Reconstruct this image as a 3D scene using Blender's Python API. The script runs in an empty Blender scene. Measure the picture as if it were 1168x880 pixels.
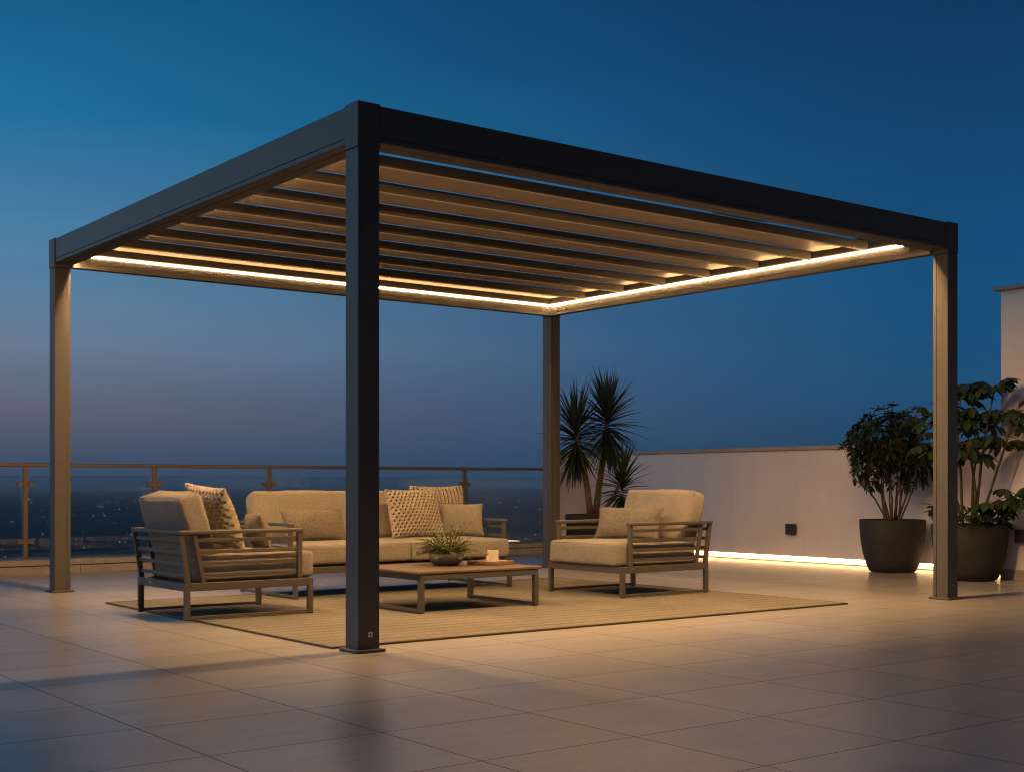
import bpy, bmesh, math, random
from mathutils import Vector, Matrix, noise
R = math.radians
random.seed(7)
sc = bpy.context.scene
COL = sc.collection

# ------------------------------------------------------------------ camera
YAW = -0.6525
CAM = Vector((-3.2211, -5.4313, 0.8105))
cam = bpy.data.cameras.new('camera'); cob = bpy.data.objects.new('camera', cam); COL.objects.link(cob)
cob.location = CAM; cob.rotation_euler = (math.pi / 2, 0, YAW)
cam.sensor_width = 36; cam.lens = 45.98; cam.shift_y = 0.0958
cam.clip_start = 0.05; cam.clip_end = 60000
sc.camera = cob
HAZE = 8e-5

# ------------------------------------------------------------------ materials
def nodes(name):
    m = bpy.data.materials.new(name); m.use_nodes = True
    nt = m.node_tree
    return m, nt, nt.nodes['Principled BSDF']

def setc(b, k, v):
    b.inputs[k].default_value = v

def mat(name, col, rough=0.5, metal=0.0, spec=0.5, var=0.12, scale=12.0, bump=0.0, bscale=200.0, stretch=(1, 1, 1), rvar=0.08):
    m, nt, b = nodes(name)
    tc = nt.nodes.new('ShaderNodeTexCoord'); mp = nt.nodes.new('ShaderNodeMapping')
    mp.inputs['Scale'].default_value = stretch
    nt.links.new(tc.outputs['Object'], mp.inputs['Vector'])
    n = nt.nodes.new('ShaderNodeTexNoise'); n.inputs['Scale'].default_value = scale; n.inputs['Detail'].default_value = 6
    nt.links.new(mp.outputs[0], n.inputs['Vector'])
    cr = nt.nodes.new('ShaderNodeValToRGB')
    c0 = [max(0, c * (1 - var)) for c in col]; c1 = [min(1, c * (1 + var)) for c in col]
    cr.color_ramp.elements[0].position = .3; cr.color_ramp.elements[1].position = .7
    cr.color_ramp.elements[0].color = (*c0, 1); cr.color_ramp.elements[1].color = (*c1, 1)
    nt.links.new(n.outputs['Fac'], cr.inputs[0]); nt.links.new(cr.outputs[0], b.inputs['Base Color'])
    mr = nt.nodes.new('ShaderNodeMapRange')
    mr.inputs['To Min'].default_value = max(0.02, rough - rvar); mr.inputs['To Max'].default_value = min(1, rough + rvar)
    nt.links.new(n.outputs['Fac'], mr.inputs['Value']); nt.links.new(mr.outputs[0], b.inputs['Roughness'])
    setc(b, 'Metallic', metal); setc(b, 'Specular IOR Level', spec)
    if bump:
        n2 = nt.nodes.new('ShaderNodeTexNoise'); n2.inputs['Scale'].default_value = bscale; n2.inputs['Detail'].default_value = 3
        nt.links.new(mp.outputs[0], n2.inputs['Vector'])
        bp = nt.nodes.new('ShaderNodeBump'); bp.inputs['Strength'].default_value = bump; bp.inputs['Distance'].default_value = .003
        nt.links.new(n2.outputs['Fac'], bp.inputs['Height']); nt.links.new(bp.outputs[0], b.inputs['Normal'])
    return m

def weave_mat(name, col, col2, freq, bump=.5, rough=.9, plane='xz'):
    """woven cloth: two crossing thread waves plus slubs"""
    m, nt, b = nodes(name)
    tc = nt.nodes.new('ShaderNodeTexCoord')
    hs = []
    for d in ('X', 'Y', 'Z'):
        w = nt.nodes.new('ShaderNodeTexWave'); w.bands_direction = d; w.inputs['Scale'].default_value = freq
        w.inputs['Distortion'].default_value = .8; w.inputs['Detail'].default_value = 1; w.inputs['Detail Scale'].default_value = 3
        nt.links.new(tc.outputs['Object'], w.inputs['Vector']); hs.append(w)
    a = nt.nodes.new('ShaderNodeMath'); a.operation = 'ADD'
    nt.links.new(hs[0].outputs['Fac'], a.inputs[0]); nt.links.new(hs[1].outputs['Fac'], a.inputs[1])
    a2 = nt.nodes.new('ShaderNodeMath'); a2.operation = 'ADD'
    nt.links.new(a.outputs[0], a2.inputs[0]); nt.links.new(hs[2].outputs['Fac'], a2.inputs[1])
    n = nt.nodes.new('ShaderNodeTexNoise'); n.inputs['Scale'].default_value = 260; n.inputs['Detail'].default_value = 4
    nt.links.new(tc.outputs['Object'], n.inputs['Vector'])
    n3 = nt.nodes.new('ShaderNodeTexNoise'); n3.inputs['Scale'].default_value = 7; n3.inputs['Detail'].default_value = 4
    nt.links.new(tc.outputs['Object'], n3.inputs['Vector'])
    n4 = nt.nodes.new('ShaderNodeTexNoise'); n4.inputs['Scale'].default_value = 95; n4.inputs['Detail'].default_value = 3
    nt.links.new(tc.outputs['Object'], n4.inputs['Vector'])
    n5 = nt.nodes.new('ShaderNodeMath'); n5.operation = 'MULTIPLY_ADD'; nt.links.new(n4.outputs['Fac'], n5.inputs[0]); n5.inputs[1].default_value = 1.5; n5.inputs[2].default_value = -.25
    mx = nt.nodes.new('ShaderNodeMath'); mx.operation = 'MULTIPLY_ADD'
    nt.links.new(n3.outputs['Fac'], mx.inputs[0]); mx.inputs[1].default_value = .5
    nt.links.new(n5.outputs[0], mx.inputs[2])
    hn = nt.nodes.new('ShaderNodeMath'); hn.operation = 'ADD'; nt.links.new(n4.outputs['Fac'], hn.inputs[0]); nt.links.new(n.outputs['Fac'], hn.inputs[1])
    cr = nt.nodes.new('ShaderNodeValToRGB')
    cr.color_ramp.elements[0].position = .45; cr.color_ramp.elements[1].position = 1.0
    cr.color_ramp.elements[0].color = (*col2, 1); cr.color_ramp.elements[1].color = (*col, 1)
    nt.links.new(mx.outputs[0], cr.inputs[0]); nt.links.new(cr.outputs[0], b.inputs['Base Color'])
    h = nt.nodes.new('ShaderNodeMath'); h.operation = 'ADD'
    nt.links.new(a2.outputs[0], h.inputs[0]); nt.links.new(hn.outputs[0], h.inputs[1])
    bp = nt.nodes.new('ShaderNodeBump'); bp.inputs['Strength'].default_value = bump; bp.inputs['Distance'].default_value = .004
    nt.links.new(h.outputs[0], bp.inputs['Height']); nt.links.new(bp.outputs[0], b.inputs['Normal'])
    setc(b, 'Roughness', rough); setc(b, 'Specular IOR Level', .2)
    setc(b, 'Sheen Weight', .15); setc(b, 'Sheen Roughness', .5)
    return m

def emit_mat(name, col, strength):
    m, nt, b = nodes(name)
    setc(b, 'Base Color', (.8, .75, .65, 1)); setc(b, 'Emission Color', (*col, 1)); setc(b, 'Emission Strength', strength)
    return m

def leaf_mat(name, c0, c1, rough=.45):
    m, nt, b = nodes(name)
    g = nt.nodes.new('ShaderNodeNewGeometry')
    cr = nt.nodes.new('ShaderNodeValToRGB')
    cr.color_ramp.elements[0].color = (*c0, 1); cr.color_ramp.elements[1].color = (*c1, 1)
    nt.links.new(g.outputs['Random Per Island'], cr.inputs[0])
    nt.links.new(cr.outputs[0], b.inputs['Base Color'])
    setc(b, 'Roughness', rough); setc(b, 'Specular IOR Level', .4)
    tr = nt.nodes.new('ShaderNodeBsdfTranslucent'); nt.links.new(cr.outputs[0], tr.inputs[0])
    mx = nt.nodes.new('ShaderNodeMixShader'); mx.inputs[0].default_value = .18
    out = nt.nodes['Material Output']
    nt.links.new(b.outputs[0], mx.inputs[1]); nt.links.new(tr.outputs[0], mx.inputs[2]); nt.links.new(mx.outputs[0], out.inputs[0])
    return m

WARM = (1.0, 0.58, 0.235)
M = {}
M['beamin'] = mat('beam_inner_face', (.027, .0245, .023), .55, .0, .3, .06, 30, .25, 900)  # frame coat darkened on inner faces to hold down the strip glow
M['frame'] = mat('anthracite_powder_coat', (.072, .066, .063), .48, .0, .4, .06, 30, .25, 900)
M['lip'] = mat('dark_louvre_edge', (.045, .039, .034), .5, 0, .35, .05, 20, .2, 900)
M['louvre'] = mat('taupe_powder_coat', (.34, .28, .24), .5, 0, .45, .05, 20, .2, 900)
M['led'] = emit_mat('warm_led', WARM, 34.0)
M['led_down'] = emit_mat('warm_led_lens', WARM, 350.0)
M['led_dim'] = emit_mat('warm_led_lens_front', WARM, 960.0)
M['led_off'] = mat('strip_channel', (.3, .3, .3), .4, .3)
M['led_base'] = emit_mat('warm_led_wall', WARM, 26.0)
M['chair'] = mat('champagne_aluminium', (.092, .079, .066), .42, .25, .5, .06, 40, .15, 1200)
M['fabric'] = weave_mat('oatmeal_upholstery', (.315, .274, .225), (.215, .186, .15), 160)
M['piping'] = weave_mat('oatmeal_welt', (.27, .232, .185), (.19, .162, .128), 160)
M['pillow'] = weave_mat('melange_pillow_cloth', (.33, .272, .21), (.165, .135, .105), 130, .8)
M['knit'] = weave_mat('chunky_cotton_knit', (.46, .385, .30), (.35, .29, .22), 220, .5)
M['hole_shade'] = mat('knit_hole_shade', (.045, .034, .025), .95, 0, .1)  # dark colour standing in for shade inside the stitch holes
M['dark'] = mat('black_rubber', (.02, .02, .02), .6)
M['steel'] = mat('brushed_tag', (.55, .53, .5), .35, .8)
M['white'] = mat('white_badge', (.75, .74, .72), .5)
M['rail'] = mat('bronze_rail', (.16, .12, .085), .4, .4, .5, .06, 40)
M['pot'] = mat('dark_stoneware', (.027, .024, .022), .75, 0, .3, .35, 7, .5, 60)
M['bowlm'] = mat('grey_stoneware', (.15, .125, .10), .7, 0, .3, .3, 14, .5, 90)
M['soil'] = mat('potting_soil', (.03, .022, .016), .95, 0, .1, .4, 60, 1, 80)
M['coping'] = mat('stone_coping', (.30, .27, .25), .7, 0, .3, .12, 9, .3, 80)
M['bark'] = mat('palm_bark', (.15, .105, .07), .85, 0, .2, .35, 40, .8, 60, (1, 1, 3))
M['stem'] = mat('green_brown_stem', (.085, .06, .04), .75, 0, .2, .3, 30)
M['palm'] = leaf_mat('palm_blade', (.012, .026, .012), (.032, .055, .022))
M['shrub'] = leaf_mat('shrub_leaf', (.012, .024, .010), (.036, .056, .018), .4)
M['scheff'] = leaf_mat('umbrella_tree_leaf', (.016, .032, .013), (.050, .078, .025), .38)
M['herb'] = leaf_mat('bowl_plant_leaf', (.05, .085, .025), (.15, .18, .05), .5)
M['candle'] = mat('cream_wax', (.56, .50, .43), .5, 0, .4, .04, 20)
M['copper'] = mat('copper_cap', (.42, .20, .12), .4, .5)

# wood: stretched noise rings
def wood(name, c0, c1, stretch):
    m, nt, b = nodes(name)
    tc = nt.nodes.new('ShaderNodeTexCoord'); mp = nt.nodes.new('ShaderNodeMapping'); mp.inputs['Scale'].default_value = stretch
    nt.links.new(tc.outputs['Object'], mp.inputs[0])
    n = nt.nodes.new('ShaderNodeTexNoise'); n.inputs['Scale'].default_value = 9; n.inputs['Detail'].default_value = 8; n.inputs['Distortion'].default_value = .6
    nt.links.new(mp.outputs[0], n.inputs['Vector'])
    cr = nt.nodes.new('ShaderNodeValToRGB'); cr.color_ramp.elements[0].position = .3; cr.color_ramp.elements[1].position = .72
    cr.color_ramp.elements[0].color = (*c0, 1); cr.color_ramp.elements[1].color = (*c1, 1)
    nt.links.new(n.outputs['Fac'], cr.inputs[0]); nt.links.new(cr.outputs[0], b.inputs['Base Color'])
    bp = nt.nodes.new('ShaderNodeBump'); bp.inputs['Strength'].default_value = .2; bp.inputs['Distance'].default_value = .001
    nt.links.new(n.outputs['Fac'], bp.inputs['Height']); nt.links.new(bp.outputs[0], b.inputs['Normal'])
    setc(b, 'Roughness', .5)
    return m
M['wood'] = wood('teak_top', (.085, .058, .038), (.15, .105, .068), (1.2, 14, 14))
M['traywood'] = wood('acacia_tray', (.15, .078, .042), (.26, .15, .08), (10, 1.5, 10))
M['lightwood'] = wood('pale_wood', (.38, .25, .14), (.5, .36, .22), (10, 1.5, 10))

def plaster(name, col, bump=.25):
    m, nt, b = nodes(name)
    tc = nt.nodes.new('ShaderNodeTexCoord')
    n = nt.nodes.new('ShaderNodeTexNoise'); n.inputs['Scale'].default_value = 1.3; n.inputs['Detail'].default_value = 8; n.inputs['Roughness'].default_value = .65
    n2 = nt.nodes.new('ShaderNodeTexNoise'); n2.inputs['Scale'].default_value = 170; n2.inputs['Detail'].default_value = 4
    for k in (n, n2): nt.links.new(tc.outputs['Object'], k.inputs['Vector'])
    cr = nt.nodes.new('ShaderNodeValToRGB'); cr.color_ramp.elements[0].position = .3; cr.color_ramp.elements[1].position = .7
    cr.color_ramp.elements[0].color = (*[c * .88 for c in col], 1); cr.color_ramp.elements[1].color = (*[c * 1.05 for c in col], 1)
    mpp = nt.nodes.new('ShaderNodeMapping'); mpp.inputs['Scale'].default_value = (9, 9, .5); nt.links.new(tc.outputs['Object'], mpp.inputs[0])
    ns = nt.nodes.new('ShaderNodeTexNoise'); ns.inputs['Scale'].default_value = 1.6; ns.inputs['Detail'].default_value = 5; nt.links.new(mpp.outputs[0], ns.inputs['Vector'])
    mm = nt.nodes.new('ShaderNodeMath'); mm.operation = 'MULTIPLY_ADD'; nt.links.new(ns.outputs['Fac'], mm.inputs[0]); mm.inputs[1].default_value = .16
    m9 = nt.nodes.new('ShaderNodeMath'); m9.operation = 'MULTIPLY_ADD'; nt.links.new(n.outputs['Fac'], m9.inputs[0]); m9.inputs[1].default_value = .75; m9.inputs[2].default_value = .04
    nt.links.new(m9.outputs[0], mm.inputs[2])
    nt.links.new(mm.outputs[0], cr.inputs[0]); nt.links.new(cr.outputs[0], b.inputs['Base Color'])
    bp = nt.nodes.new('ShaderNodeBump'); bp.inputs['Strength'].default_value = bump; bp.inputs['Distance'].default_value = .003
    nt.links.new(n2.outputs['Fac'], bp.inputs['Height']); nt.links.new(bp.outputs[0], b.inputs['Normal'])
    setc(b, 'Roughness', .85); setc(b, 'Specular IOR Level', .25)
    return m
M['plaster'] = plaster('pale_render', (.66, .61, .585))

def floor_mat():
    m, nt, b = nodes('porcelain_floor_tiles')
    L = nt.links.new; N = nt.nodes.new
    tc = N('ShaderNodeTexCoord')
    sep = N('ShaderNodeSeparateXYZ'); L(tc.outputs['Object'], sep.inputs[0])
    def mth(op, a, bb=None, c=None):
        n = N('ShaderNodeMath'); n.operation = op
        for i, v in enumerate((a, bb, c)):
            if v is None: continue
            if isinstance(v, (int, float)): n.inputs[i].default_value = v
            else: L(v, n.inputs[i])
        return n.outputs[0]
    PX, PY = .609, .554
    u = mth('DIVIDE', mth('ADD', sep.outputs[0], 1.572 + PX * 40), PX)
    v = mth('DIVIDE', mth('ADD', sep.outputs[1], .667 + PY * 40), PY)
    def edge(t, p):
        f = mth('FRACT', t); d = mth('MINIMUM', f, mth('SUBTRACT', 1.0, f))
        return mth('LESS_THAN', mth('MULTIPLY', d, p), .0023)
    joint = mth('MAXIMUM', edge(u, PX), edge(v, PY))
    cmb = N('ShaderNodeCombineXYZ'); L(mth('FLOOR', u), cmb.inputs[0]); L(mth('FLOOR', v), cmb.inputs[1])
    wn = N('ShaderNodeTexWhiteNoise'); wn.noise_dimensions = '2D'; L(cmb.outputs[0], wn.inputs['Vector'])
    # stone clouding, shifted per tile
    ad = N('ShaderNodeVectorMath'); ad.operation = 'MULTIPLY_ADD'; L(wn.outputs['Color'], ad.inputs[0]); ad.inputs[1].default_value = (9, 9, 9); L(tc.outputs['Object'], ad.inputs[2])
    mp = N('ShaderNodeMapping'); mp.inputs['Scale'].default_value = (1.0, 3.2, 1); mp.inputs['Rotation'].default_value = (0, 0, .6); L(ad.outputs[0], mp.inputs[0])
    n = N('ShaderNodeTexNoise'); n.inputs['Scale'].default_value = 3.0; n.inputs['Detail'].default_value = 9; n.inputs['Roughness'].default_value = .62; L(mp.outputs[0], n.inputs['Vector'])
    cr = N('ShaderNodeValToRGB'); cr.color_ramp.elements[0].position = .28; cr.color_ramp.elements[1].position = .74
    cr.color_ramp.elements[0].color = (.262, .236, .218, 1); cr.color_ramp.elements[1].color = (.352, .322, .300, 1)
    L(n.outputs['Fac'], cr.inputs[0])
    val = mth('MULTIPLY_ADD', wn.outputs['Value'], .16, .92)
    hsv = N('ShaderNodeHueSaturation'); L(cr.outputs[0], hsv.inputs['Color']); L(val, hsv.inputs['Value'])
    mx = N('ShaderNodeMix'); mx.data_type = 'RGBA'; L(joint, mx.inputs['Factor']); L(hsv.outputs[0], mx.inputs['A']); mx.inputs['B'].default_value = (.075, .067, .062, 1)
    L(mx.outputs['Result'], b.inputs['Base Color'])
    n2 = N('ShaderNodeTexNoise'); n2.inputs['Scale'].default_value = 26; n2.inputs['Detail'].default_value = 6; L(mp.outputs[0], n2.inputs['Vector'])
    mr = N('ShaderNodeMapRange'); mr.inputs['To Min'].default_value = .25; mr.inputs['To Max'].default_value = .37; L(n2.outputs['Fac'], mr.inputs['Value'])
    L(mth('MAXIMUM', mr.outputs[0], mth('MULTIPLY', joint, .95)), b.inputs['Roughness']); L(mth('MULTIPLY_ADD', joint, -.45, .5), b.inputs['Specular IOR Level'])
    hh = mth('MULTIPLY_ADD', joint, -.35, mth('MULTIPLY', n.outputs['Fac'], .22))
    bp = N('ShaderNodeBump'); bp.inputs['Strength'].default_value = .12; bp.inputs['Distance'].default_value = .002; L(hh, bp.inputs['Height']); L(bp.outputs[0], b.inputs['Normal'])
    return m
M['floor'] = floor_mat()

def rug_mat():
    m, nt, b = nodes('flatweave_jute_rug')
    L = nt.links.new; N = nt.nodes.new
    tc = N('ShaderNodeTexCoord')
    w = N('ShaderNodeTexWave'); w.bands_direction = 'Y'; w.inputs['Scale'].default_value = 18; w.inputs['Distortion'].default_value = 1.2; w.inputs['Detail'].default_value = 3; w.inputs['Detail Scale'].default_value = 4
    L(tc.outputs['Object'], w.inputs['Vector'])
    w2 = N('ShaderNodeTexWave'); w2.bands_direction = 'X'; w2.inputs['Scale'].default_value = 40; w2.inputs['Distortion'].default_value = 3
    L(tc.outputs['Object'], w2.inputs['Vector'])
    n = N('ShaderNodeTexNoise'); n.inputs['Scale'].default_value = 55; n.inputs['Detail'].default_value = 6; L(tc.outputs['Object'], n.inputs['Vector'])
    n3 = N('ShaderNodeTexNoise'); n3.inputs['Scale'].default_value = 1.7; n3.inputs['Detail'].default_value = 4; L(tc.outputs['Object'], n3.inputs['Vector'])
    a = N('ShaderNodeMath'); a.operation = 'ADD'; L(n.outputs['Fac'], a.inputs[0]); L(n3.outputs['Fac'], a.inputs[1])
    a3 = N('ShaderNodeMath'); a3.operation = 'MULTIPLY_ADD'; L(w.outputs['Fac'], a3.inputs[0]); a3.inputs[1].default_value = .80; L(a.outputs[0], a3.inputs[2])
    cr = N('ShaderNodeValToRGB'); cr.color_ramp.elements[0].position = .65; cr.color_ramp.elements[1].position = 1.55 / 2 + .3
    cr.color_ramp.elements[0].color = (.105, .094, .078, 1); cr.color_ramp.elements[1].color = (.27, .243, .202, 1)
    w5 = N('ShaderNodeTexWave'); w5.bands_direction = 'Y'; w5.inputs['Scale'].default_value = 2.6; w5.inputs['Distortion'].default_value = .7; w5.inputs['Detail'].default_value = 2; L(tc.outputs['Object'], w5.inputs['Vector'])
    a5 = N('ShaderNodeMath'); a5.operation = 'MULTIPLY_ADD'; L(w5.outputs['Fac'], a5.inputs[0]); a5.inputs[1].default_value = .34; L(a3.outputs[0], a5.inputs[2]); a3 = a5
    dv = N('ShaderNodeMath'); dv.operation = 'MULTIPLY'; dv.inputs[1].default_value = .58; L(a3.outputs[0], dv.inputs[0])
    L(dv.outputs[0], cr.inputs[0]); L(cr.outputs[0], b.inputs['Base Color'])
    h = N('ShaderNodeMath'); h.operation = 'ADD'; L(w.outputs['Fac'], h.inputs[0]); L(w2.outputs['Fac'], h.inputs[1])
    h2 = N('ShaderNodeMath'); h2.operation = 'ADD'; L(h.outputs[0], h2.inputs[0]); L(n.outputs['Fac'], h2.inputs[1])
    bp = N('ShaderNodeBump'); bp.inputs['Strength'].default_value = .8; bp.inputs['Distance'].default_value = .004; L(h2.outputs[0], bp.inputs['Height']); L(bp.outputs[0], b.inputs['Normal'])
    setc(b, 'Roughness', .95); setc(b, 'Specular IOR Level', .1)
    return m
M['rug'] = rug_mat()
M['rug_edge'] = mat('rug_binding', (.15, .13, .098), .95, 0, .1)

def glass_mat():
    m, nt, b = nodes('tinted_railing_glass')
    setc(b, 'Base Color', (.74, .88, .92, 1)); setc(b, 'Roughness', .0); setc(b, 'IOR', 1.52)
    setc(b, 'Transmission Weight', 1.0)
    return m
M['glass'] = glass_mat()
M['city'] = mat('night_land', (.020, .032, .045), .9, 0, .1, .5, .004)

# ------------------------------------------------------------------ mesh helpers
def box(bm, x0, x1, y0, y1, z0, z1, bev=0.0, seg=2):
    x0, x1 = min(x0, x1), max(x0, x1); y0, y1 = min(y0, y1), max(y0, y1)
    vs = [bm.verts.new(p) for p in ((x0, y0, z0), (x1, y0, z0), (x1, y1, z0), (x0, y1, z0), (x0, y0, z1), (x1, y0, z1), (x1, y1, z1), (x0, y1, z1))]
    fs = [bm.faces.new([vs[i] for i in f]) for f in ((3, 2, 1, 0), (4, 5, 6, 7), (0, 1, 5, 4), (1, 2, 6, 5), (2, 3, 7, 6), (3, 0, 4, 7))]
    if bev:
        es = {e for f in fs for e in f.edges}
        bmesh.ops.bevel(bm, geom=list(es), offset=bev, segments=seg, profile=.5, affect='EDGES')

def bar(bm, p0, p1, w, h, up=(0, 0, 1), bev=0.0):
    """rectangular bar from p0 to p1; w across, h along 'up'"""
    p0, p1 = Vector(p0), Vector(p1); d = (p1 - p0).normalized(); up = Vector(up)
    s = d.cross(up).normalized(); u = s.cross(d).normalized()
    vs = []
    for p in (p0, p1):
        for a, c in ((-1, -1), (1, -1), (1, 1), (-1, 1)):
            vs.append(bm.verts.new(p + s * a * w / 2 + u * c * h / 2))
    fs = [bm.faces.new([vs[i] for i in f]) for f in ((3, 2, 1, 0), (4, 5, 6, 7), (0, 1, 5, 4), (1, 2, 6, 5), (2, 3, 7, 6), (3, 0, 4, 7))]
    if bev:
        es = {e for f in fs for e in f.edges}
        bmesh.ops.bevel(bm, geom=list(es), offset=bev, segments=2, profile=.5, affect='EDGES')

def tube(bm, pts, rad, n=8, cap=True):
    pts = [Vector(p) for p in pts]; rings = []
    for i, p in enumerate(pts):
        d = (pts[min(i + 1, len(pts) - 1)] - pts[max(i - 1, 0)]).normalized()
        a = Vector((0, 0, 1)) if abs(d.z) < .9 else Vector((1, 0, 0))
        s = d.cross(a).normalized(); u = s.cross(d)
        r = rad[i] if isinstance(rad, (list, tuple)) else rad
        rings.append([bm.verts.new(p + (s * math.cos(2 * math.pi * k / n) + u * math.sin(2 * math.pi * k / n)) * r) for k in range(n)])
    for a, c in zip(rings, rings[1:]):
        for k in range(n): bm.faces.new((a[k], a[(k + 1) % n], c[(k + 1) % n], c[k]))
    if cap:
        bm.faces.new(list(reversed(rings[0]))); bm.faces.new(rings[-1])

def lathe(bm, prof, cx, cy, n=40, seed=0, wob=0.0):
    rings = []
    for r, z in prof:
        rings.append([bm.verts.new((cx + r * math.cos(2 * math.pi * k / n), cy + r * math.sin(2 * math.pi * k / n), z)) if r > 1e-6 else None for k in range(n)])
    cen = {}
    for i, (a, c) in enumerate(zip(rings, rings[1:])):
        for k in range(n):
            k2 = (k + 1) % n
            if a[k] is None:
                v = cen.setdefault(i, None) or cen.__setitem__(i, bm.verts.new((cx, cy, prof[i][1]))) or cen[i]
                bm.faces.new((v, c[k2], c[k]))
            elif c[k] is None:
                v = cen.get(i + 1) or cen.setdefault(i + 1, bm.verts.new((cx, cy, prof[i + 1][1])))
                bm.faces.new((a[k], a[k2], v))
            else:
                bm.faces.new((a[k], a[k2], c[k2], c[k]))

def prism(bm, poly, axis, a0, a1):
    """extrude a 2D outline; axis 'x': poly=(y,z); 'y': poly=(x,z); 'z': poly=(x,y)"""
    def P(p, a):
        return {'x': (a, p[0], p[1]), 'y': (p[0], a, p[1]), 'z': (p[0], p[1], a)}[axis]
    A = [bm.verts.new(P(p, a0)) for p in poly]; B = [bm.verts.new(P(p, a1)) for p in poly]
    n = len(poly)
    for i in range(n): bm.faces.new((A[i], A[(i + 1) % n], B[(i + 1) % n], B[i]))
    bm.faces.new(list(reversed(A))); bm.faces.new(B)
    bmesh.ops.recalc_face_normals(bm, faces=bm.faces[:])

def rounded_box(bm, c, half, r, bulge=(0, 0, 0), n=14, seed=0, nz=0.0, rot=None):
    """upholstered block: rounded edges, crowned faces, faint rumples; rot = Matrix applied about c"""
    c = Vector(c); off = Vector((seed * 3.1, seed * 1.7, seed * .9))
    cache = {}
    def V(p):
        key = tuple(round(x, 5) for x in p)
        if key in cache: return cache[key]
        q = Vector((p[0] * half[0], p[1] * half[1], p[2] * half[2]))
        inner = Vector([max(-(half[i] - r), min(half[i] - r, q[i])) for i in range(3)])
        d = q - inner
        if d.length > 1e-9: q = inner + d.normalized() * r
        w = [1 - min(1, abs(x)) ** 2.5 for x in p]
        q.x += bulge[0] * math.copysign(1, p[0]) * (abs(p[0]) ** 6) * w[1] * w[2]
        q.y += bulge[1] * math.copysign(1, p[1]) * (abs(p[1]) ** 6) * w[0] * w[2]
        q.z += bulge[2] * math.copysign(1, p[2]) * (abs(p[2]) ** 6) * w[0] * w[1]
        if nz:
            q += Vector([noise.noise(q * 7 + off + Vector((k * 11.3, 0, 0))) * nz for k in range(3)])
            q += Vector([noise.noise(q * 19 + off + Vector((k * 5.3, 0, 0))) * nz * .35 for k in range(3)])
        if rot: q = rot @ q
        cache[key] = bm.verts.new(c + q); return cache[key]
    ts = [-1, -.97, -.93, -.86]; m = [-.86 + 1.72 * i / n for i in range(1, n)]; ts = ts + m + [.86, .93, .97, 1]
    for ax in range(3):
        for s in (-1, 1):
            o = [i for i in range(3) if i != ax]
            for i in range(len(ts) - 1):
                for j in range(len(ts) - 1):
                    q = []
                    for (a, b2) in ((i, j), (i + 1, j), (i + 1, j + 1), (i, j + 1)):
                        p = [0, 0, 0]; p[ax] = s; p[o[0]] = ts[a]; p[o[1]] = ts[b2]; q.append(V(p))
                    if (s > 0) == (ax == 1): q.reverse()
                    try: bm.faces.new(q)
                    except ValueError: pass

def welt(bm, c, half, r, z, rad=.004, rot=None, plane='z'):
    """piping loop round a rounded block at height z of its thin axis"""
    pts = []; c = Vector(c)
    a, b = [i for i in range(3) if 'xyz'[i] != plane]; t = 'xyz'.index(plane)
    ha, hb = half[a], half[b]
    for (sa, sb, st) in ((1, 1, 0), (-1, 1, 90), (-1, -1, 180), (1, -1, 270)):
        for k in range(5):
            an = R(st + k * 22.5); p = [0, 0, 0]
            p[a] = sa * (ha - r) + r * math.cos(an); p[b] = sb * (hb - r) + r * math.sin(an); p[t] = z
            q = Vector(p); pts.append(c + (rot @ q if rot else q))
    pts.append(pts[0]); pts.append(pts[1])
    tube(bm, pts, rad, 6, False)

def obj(name, bm, material, parent=None, smooth=False, loc=None, autosmooth=False):
    me = bpy.data.meshes.new(name)
    bm.normal_update(); bm.to_mesh(me); bm.free()
    if smooth:
        for p in me.polygons: p.use_smooth = True
    me.materials.append(material)
    o = bpy.data.objects.new(name, me); COL.objects.link(o)
    if parent: o.parent = parent
    if loc: o.location = loc
    return o

def bev_obj(name, bm, material, parent=None): return obj(name, bm, material, parent)

def tag(o, label, cat, group=None, kind=None):
    if label: o['label'] = label
    if cat: o['category'] = cat
    if group: o['group'] = group
    if kind: o['kind'] = kind
    return o

def thing(name, label, cat, loc=(0, 0, 0), rz=0.0, group=None):
    o = bpy.data.objects.new(name, None); COL.objects.link(o)
    o.location = loc; o.rotation_euler = (0, 0, rz); o.empty_display_size = .2
    return tag(o, label, cat, group)

def BM(): return bmesh.new()

# ------------------------------------------------------------------ ground, far land
W, D, H = 4.8967, 4.5407, 2.65
CAPZ, PT = 2.428, .118
bm = BM(); box(bm, -16, 12, -16, 6.6, -.3, 0); o = obj('terrace_floor', bm, M['floor']); tag(o, None, None, kind='structure')
bm = BM(); box(bm, -30000, 30000, -30000, 30000, -71, -70); o = obj('ground', bm, M['city']); tag(o, None, None, kind='structure')

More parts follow.
